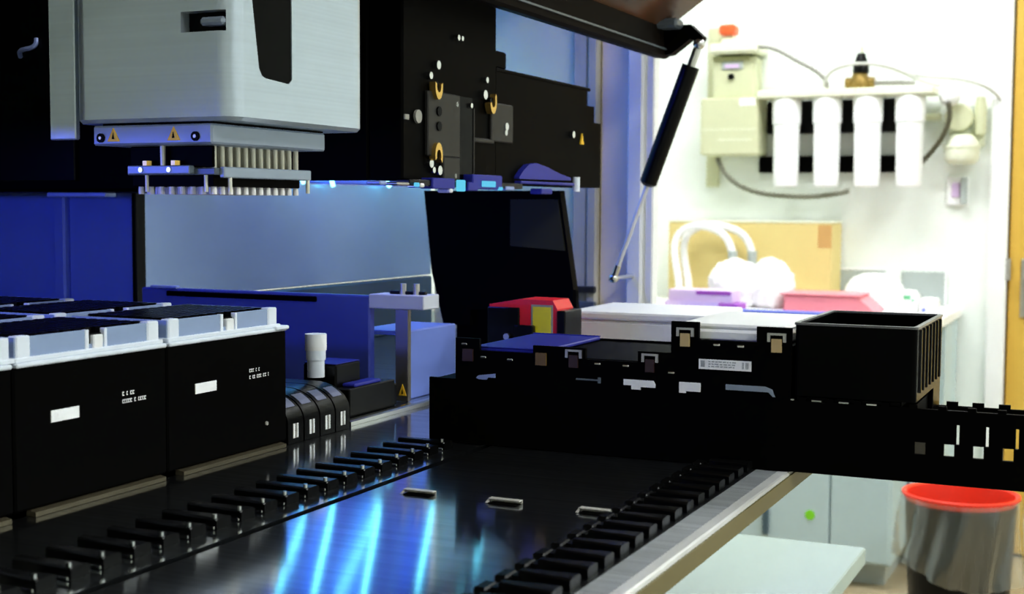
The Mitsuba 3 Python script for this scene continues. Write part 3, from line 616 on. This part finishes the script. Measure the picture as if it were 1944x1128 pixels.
# ------------------------------------------------------------------ bench by the far wall
Cb = thing('bench_cabinet', 'pale blue laboratory base cabinet with a green sticker under the white bench', 'cabinet')
part(Cb, 'carcass', box(4.02, 4.59, .625, 2.2, -.88, -.175, .004), CABINET)
part(Cb, 'plinth', box(4.07, 4.58, .65, 2.2, ZF, -.88), GREYW)
for i, (a, b) in enumerate(((.630, .800), (.805, 1.075), (1.080, 1.45), (1.455, 1.83))):
    k = part(Cb, 'door', box(4.0, 4.02, a, b, -.87, -.40, .003), CABINET); part(Cb, 'drawer_front', box(4.0, 4.02, a, b, -.39, -.19, .003), CABINET)
part('bench_cabinet__door_001', 'handle', box(3.985, 3.999, .985, 1.003, -.815, -.735, .003), TEAL, label='dark handle')
part(Cb, 'green_sticker', cyl((3.999, .861, -.743), (3.9975, .861, -.743), .015, 20), GREEN, label='round green sticker')
Bt = solo('worktop', 'white laboratory bench top running along the far wall', 'worktop', box(3.96, 4.59, .505, 2.25, -.172, -.140, .004), BENCH)
part(Cb, 'end_panel', box(4.30, 4.59, .52, .62, -.90, -.175, .004), CABINET)

# ------------------------------------------------------------------ water filter system on the wall
Wf = thing('filter_controller', 'beige wall mounted water purifier control box with a red cap, left of the filters', 'control box')
LBX = part(Wf, 'lower_box', box(4.46, 4.598, 1.162, 1.361, .355, .549, .006), BEIGE)
part(Wf, 'upper_box', box(4.50, 4.598, 1.184, 1.332, .549, .690, .006), BEIGE)
part(Wf, 'top_shelf', box(4.46, 4.598, 1.165, 1.338, .697, .732, .008), BEIGEL)
part(Wf, 'back_plate', box(4.585, 4.598, 1.330, 1.375, .25, .80, .003), BEIGE)
part(Wf, 'shelf_shadow', box(4.49, 4.50, 1.205, 1.33, .676, .690, .002), prin('olive_shadow', (.26, .27, .12), .6))  # painted shade strip under the top shelf
k = part(Wf, 'display', box(4.494, 4.50, 1.225, 1.300, .645, .672, .003), GREYW, label='grey display'); part(k, 'glass', box(4.491, 4.494, 1.238, 1.288, .650, .664, .002), LILAC)
part(Wf, 'knob', cyl((4.50, 1.265, .622), (4.488, 1.265, .622), .010, 16), BLACKP, label='small black knob')
part(Wf, 'lever_cap', box(4.50, 4.56, 1.257, 1.314, .765, .800, .008), prin('red_cap', (.72, .10, .02), .45), label='red cap')
part(Wf, 'lever_post', cat(box(4.52, 4.56, 1.265, 1.31, .732, .765, .004)), BEIGEL)
part(LBX, 'white_label', box(4.4585, 4.46, 1.17, 1.225, .520, .545), LABELW)
part(LBX, 'panel_seam', cat(box(4.4588, 4.46, 1.18, 1.30, .405, .409), box(4.4588, 4.46, 1.165, 1.355, .440, .443)), BEIGEL)
Mn = thing('filter_manifold', 'pale manifold rail with black back bracket holding the four white filters', 'manifold')
part(Mn, 'rail', box(4.44, 4.56, .593, 1.162, .541, .567, .004), BEIGEL)
part(Mn, 'back_bracket', box(4.58, 4.598, .668, 1.160, .43, .541, .003), BLACKP)
part(Mn, 'lower_bracket', box(4.575, 4.598, .721, 1.185, .298, .3535, .003), BLACK, label='black lower bracket')
for i, (a, b) in enumerate(((1.113, 1.029), (.984, .889), (.852, .757), (.713, .629))):
    y = (a + b) / 2
    k = thing('filter_canister', ['white filter canister leftmost, beside the beige control box', 'white filter canister second from the control box', 'white filter canister third from the control box', 'white filter canister at the right end of the manifold'][i], 'water filter', 'filter canisters')
    part(k, 'housing', lathe([(0, .248), (.036, .248), (.040, .252), (.0425, .30), (.0435, .455), (0, .455)], (4.49, y, 0), 32), WHITE, smooth=40)
    part(k, 'cap', lathe([(0, .4552), (.046, .4552), (.0475, .46), (.0480, .53), (.044, .5405), (0, .5405)], (4.49, y, 0), 32), WHITE, smooth=40)
V = thing('brass_valve', 'brass valve with a black cone knob on top of the manifold rail', 'valve')
part(V, 'body', cat(cyl((4.50, .880, .588), (4.50, .788, .588), .017, 16), lathe([(0, .570), (.030, .570), (.034, .590), (.022, .618), (0, .620)], (4.50, .834, 0), 20)), prin('dull_brass', (.28, .18, .04), .4, metallic=.5), smooth=40)
part(V, 'knob', lathe([(0, .618), (.026, .618), (.026, .640), (.012, .682), (0, .684)], (4.50, .832, 0), 20), BLACKP, smooth=40, label='black cone knob')
part(V, 'stem', cyl((4.50, .830, .68), (4.50, .830, .705), .004, 10), BEIGE)
part(V, 'pipe', cyl((4.50, .79, .585), (4.50, .66, .582), .007, 12), GREYT, smooth=40)
solo('grey_hose', 'grey hose drooping from the control box shelf to the manifold rail', 'hose', tube([(4.47, 1.165, .715), (4.46, 1.10, .700), (4.46, 1.02, .655), (4.47, .965, .622), (4.48, .935, .570)], .0065), GREYT, True)
solo('grey_hose', 'thin grey hose arching over the brass valve', 'hose', tube([(4.47, .945, .575), (4.455, .92, .622), (4.45, .84, .644), (4.46, .74, .632), (4.50, .66, .597), (4.51, .585, .572)], .0055), prin('pale_hose', (.52, .52, .47), .5), True)
solo('grey_hose', 'pale thin hose running from the white fitting towards the oak door', 'hose', tube([(4.52, .70, .622), (4.51, .62, .600), (4.51, .52, .588), (4.53, .44, .560), (4.58, .405, .52)], .0045), 'mat_pale_hose', True)
solo('black_hose', 'black hose curving from the white fitting behind the rightmost filter', 'hose', tube([(4.49, .555, .515), (4.49, .553, .45), (4.50, .585, .385), (4.53, .640, .325)], .0075), prin('dark_hose', (.05, .045, .02), .5), True)
solo('black_hose', 'long dark hose hanging in a loop below the filters', 'hose', tube([(4.50, 1.31, .347), (4.49, 1.28, .295), (4.48, 1.21, .245), (4.48, 1.08, .218), (4.48, .95, .218), (4.49, .86, .235)], .0075), prin('olive_hose', (.12, .12, .08), .5), True)
Fit = thing('pipe_fitting', 'round white pipe fitting with a beige valve body right of the filters', 'fitting')
part(Fit, 'ball_joint', trimesh.creation.icosphere(3, .034).apply_translation((4.52, .554, .537)), WHITE, smooth=True)
part(Fit, 'valve_body', cat(lathe([(0, -.02), (.042, -.02), (.045, 0), (.042, .02), (0, .02)], (4.55, .527, .470), 24, 'x')), BEIGE, smooth=40)
part(Fit, 'brass_elbow', cyl((4.56, .585, .475), (4.56, .64, .475), .012, 12), BEIGE, smooth=40)
part(Fit, 'bracket', cyl((4.52, .563, .537), (4.599, .563, .537), .012, 12), BEIGEL)
Fi2 = thing('pressure_gauge', 'slim beige regulator with a pale cup on the wall near the oak door', 'regulator')
part(Fi2, 'body', lathe([(0, .415), (.016, .415), (.019, .43), (.019, .50), (.013, .535), (0, .537)], (4.56, .463, 0), 20), BEIGE, smooth=40)
part(Fi2, 'cup', lathe([(0, .322), (.040, .322), (.052, .335), (.055, .372), (.045, .40), (.03, .415), (0, .416)], (4.54, .515, 0), 24), BEIGEL, smooth=40)
part(Fi2, 'cup_ring', lathe([(0, .372), (.058, .372), (.058, .380), (0, .380)], (4.54, .515, 0), 24), BEIGEL)
part(Fi2, 'mount', box(4.575, 4.599, .45, .56, .38, .43, .003), BEIGEL)
Ol = thing('wall_outlet', 'white wall outlet box below the regulator', 'outlet')
part(Ol, 'plate', box(4.585, 4.599, .497, .564, .189, .282, .003), WHITE); part(Ol, 'painted_side_shade', box(4.560, 4.585, .499, .518, .192, .280, .003), GREYW); part(Ol, 'socket', box(4.580, 4.585, .522, .548, .215, .262, .002), LILAC)  # shade on the outlet side put in as a grey block

# ------------------------------------------------------------------ things on the bench
def on_bench(z): return -.140
Cd = thing('cardboard_box', 'flat tan cardboard box leaning against the far wall behind the white hoops', 'box')
part(Cd, 'carton', box(4.42, 4.585, .900, 1.455, -.139, .128, .004), CARD)
part(Cd, 'tape', box(4.4185, 4.42, .900, .944, .048, .122), CARDD, label='darker brown tape patch')
part(Cd, 'top_flap', box(4.419, 4.59, .898, 1.457, .128, .134, .001), BEIGEL)
def hoop(y0, yr, r, name_l, X=4.335):
    pts = [(X, y0, -.138), (X, y0, .02), (X, y0 - .012, .085), (X, y0 - .05, .112), (X, yr + .09, .113), (X, yr + .03, .085), (X, yr + .005, .04), (X, yr, .0), (X, yr, -.138)]
    k = thing('white_faucet', name_l, 'faucet'); part(k, 'spout', tube(pts, r, 12), WHITE, smooth=True); part(k, 'nozzle', cyl((X, yr, .035), (X, yr, -.01), r * 1.25, 12), GREYW, smooth=40)
hoop(1.405, 1.205, .013, 'white curved hose hoop in front of the cardboard box, ending nearer its left side')
hoop(1.385, 1.150, .013, 'white curved hose hoop in front of the cardboard box, ending nearer its middle', 4.375)
def bag(x, y, z, sx, sy, sz, seed, label, m_=BAG, name='plastic_bag', c='bag'):
    m = trimesh.creation.icosphere(4, 1.0); v = np.array(m.vertices)
    n = meshkit.fbm(v * 2.2 + seed * 7.3); v = v * (0.80 + .4 * n[:, None])
    v[:, 2] = np.maximum(v[:, 2], -.75); v[:, 2] = (v[:, 2] + .75) / 1.7
    m.vertices = v * (sx, sy, sz) + (x, y, z); return solo(name, label, c, m, m_, True)
bag(4.215, 1.165, -.1395, .075, .085, .150, 1, 'crumpled white bag heap left of the pink tray')
bag(4.245, 1.050, -.1395, .08, .072, .155, 2, 'rounded white bag heap touching the pink tray')
Pb = thing('purple_box', 'purple and lilac flat boxes stacked on the bench left of the white bags', 'box', None)
part(Pb, 'lower_box', cat(box(4.022, 4.122, 1.10, 1.335, -.1395, -.118, .002)), PURPLE); part(Pb, 'lower_sleeve', box(4.0200, 4.0215, 1.16, 1.330, -.132, -.112, .0006), LILAC)
Pb2 = thing('lilac_box', 'lilac box with a purple strip on top of the purple box', 'box')
part(Pb2, 'body', box(4.030, 4.125, 1.12, 1.325, -.1175, -.078, .002), LILAC); part(Pb2, 'strip', box(4.0285, 4.0298, 1.125, 1.235, -.092, -.080, .0004), PURPLE)
Pk = thing('pink_tray', 'pink plastic tray of folded wipes on the bench before the white dome', 'tray')
mpk = box(4.10, 4.28, .70, .978, -.1395, -.088, .004); v = np.array(mpk.vertices); v[:, 1] = np.where(v[:, 2] > -.11, np.where(v[:, 1] < .8, v[:, 1] + .05, v[:, 1]), v[:, 1]); mpk.vertices = v
part(Pk, 'body', mpk, PINK); part(Pk, 'rim', box(4.095, 4.285, .745, .99, -.088, -.083, .002), PINK)
solo('blue_pad', 'thin blue absorbent pad along the bench front under the pink tray', 'pad', box(3.965, 4.018, .80, 1.28, -.1395, -.130, .002), BLUEP)
Dm = thing('white_dome', 'white domed appliance behind the pink tray', 'appliance')
part(Dm, 'dome', lathe([(0, -.1395), (.095, -.1395), (.10, -.11), (.092, -.075), (.07, -.045), (.035, -.030), (0, -.028)], (4.40, .755, 0), 32), WHITE, smooth=40)
part(Dm, 'foot_ring', lathe([(0, -.1395), (.102, -.1395), (.102, -.130), (0, -.130)], (4.40, .755, 0), 32), WHITE)
Gw = thing('grey_splash_panel', 'small grey panel fixed to the wall behind the white dome', 'panel', None)
part(Gw, 'panel', box(4.585, 4.599, .755, .905, -.10, -.025, .002), GREYW); part(Gw, 'frame', box(4.583, 4.585, .750, .910, -.029, -.022, .0005), WHITE)
Gw2 = thing('grey_splash_panel', 'larger grey panel on the wall behind the bottles by the bench end', 'panel', None)
part(Gw2, 'panel', box(4.585, 4.599, .560, .700, -.138, -.030, .002), GREYW); part(Gw2, 'frame', box(4.583, 4.585, .556, .562, -.138, -.026, .0005), WHITE)
Bo = thing('white_bottle', 'white bottle with a green printed label at the bench end', 'bottle')
part(Bo, 'body', lathe([(0, -.1395), (.030, -.1395), (.033, -.135), (.033, -.085), (.022, -.072), (0, -.070)], (4.25, .625, 0), 24), WHITE, smooth=40)
part(Bo, 'green_print', cat(box(4.2155, 4.2175, .616, .636, -.098, -.086), box(4.2155, 4.2175, .605, .612, -.104, -.098)), GREENP, label='green print')
Bo2 = thing('white_jar', 'short white jar with a small blue mark right of the green labelled bottle', 'jar')
part(Bo2, 'body', lathe([(0, -.1395), (.030, -.1395), (.030, -.10), (.024, -.092), (0, -.090)], (4.23, .560, 0), 24), WHITE, smooth=40)
part(Bo2, 'blue_mark', box(4.198, 4.2005, .570, .580, -.133, -.124), BLUEP)

# ------------------------------------------------------------------ waste bin
Wbn = thing('waste_bin', 'round black waste bin with an orange red rim and clear liner on the floor', 'waste bin')
bx, by, br, zt = 3.52, .379, .150, -.538
part(Wbn, 'can', lathe([(0, ZF + .001), (.112, ZF + .001), (.116, ZF + .01), (.135, zt - .02), (.131, zt - .02), (.110, ZF + .015), (0, ZF + .015)], (bx, by, 0), 40), BLACKP, smooth=40, label='black can')
part(Wbn, 'rim', lathe([(.139, zt - .009), (.143, zt - .005), (.143, zt + .001), (.139, zt + .003), (.131, zt - .002), (.121, zt - .10), (.119, zt - .10), (.1305, zt - .02), (.139, zt - .009)], (bx, by, 0), 48), REDRIM, smooth=40, label='orange red rim')
t_ = np.linspace(0, 2 * np.pi, 97)[:-1]; V_ = []
nz = 14
for i in range(nz):
    s = i / (nz - 1)
    low = .185 + .03 * np.sin(2 * t_ + .6)
    z = zt - .005 - s * low
    r = .145 + .012 * s + (.005 + .016 * s) * np.sin(7 * t_ + 3.1 * s) * np.sin(3.2 * t_ + 1) + .006 * s * np.sin(23 * t_ + 5 * s)
    V_.append(np.stack([bx + r * np.cos(t_), by + r * np.sin(t_), z], 1))
n_ = 96; i_ = np.arange(n_); j_ = (i_ + 1) % n_
F_ = np.vstack([np.vstack([np.stack([a * n_ + i_, a * n_ + j_, a * n_ + n_ + j_], 1), np.stack([a * n_ + i_, a * n_ + n_ + j_, a * n_ + n_ + i_], 1)]) for a in range(nz - 1)])
part(Wbn, 'liner', trimesh.Trimesh(np.vstack(V_), F_, process=False), 'clear_liner', smooth=True, label='clear plastic liner folded over the rim')
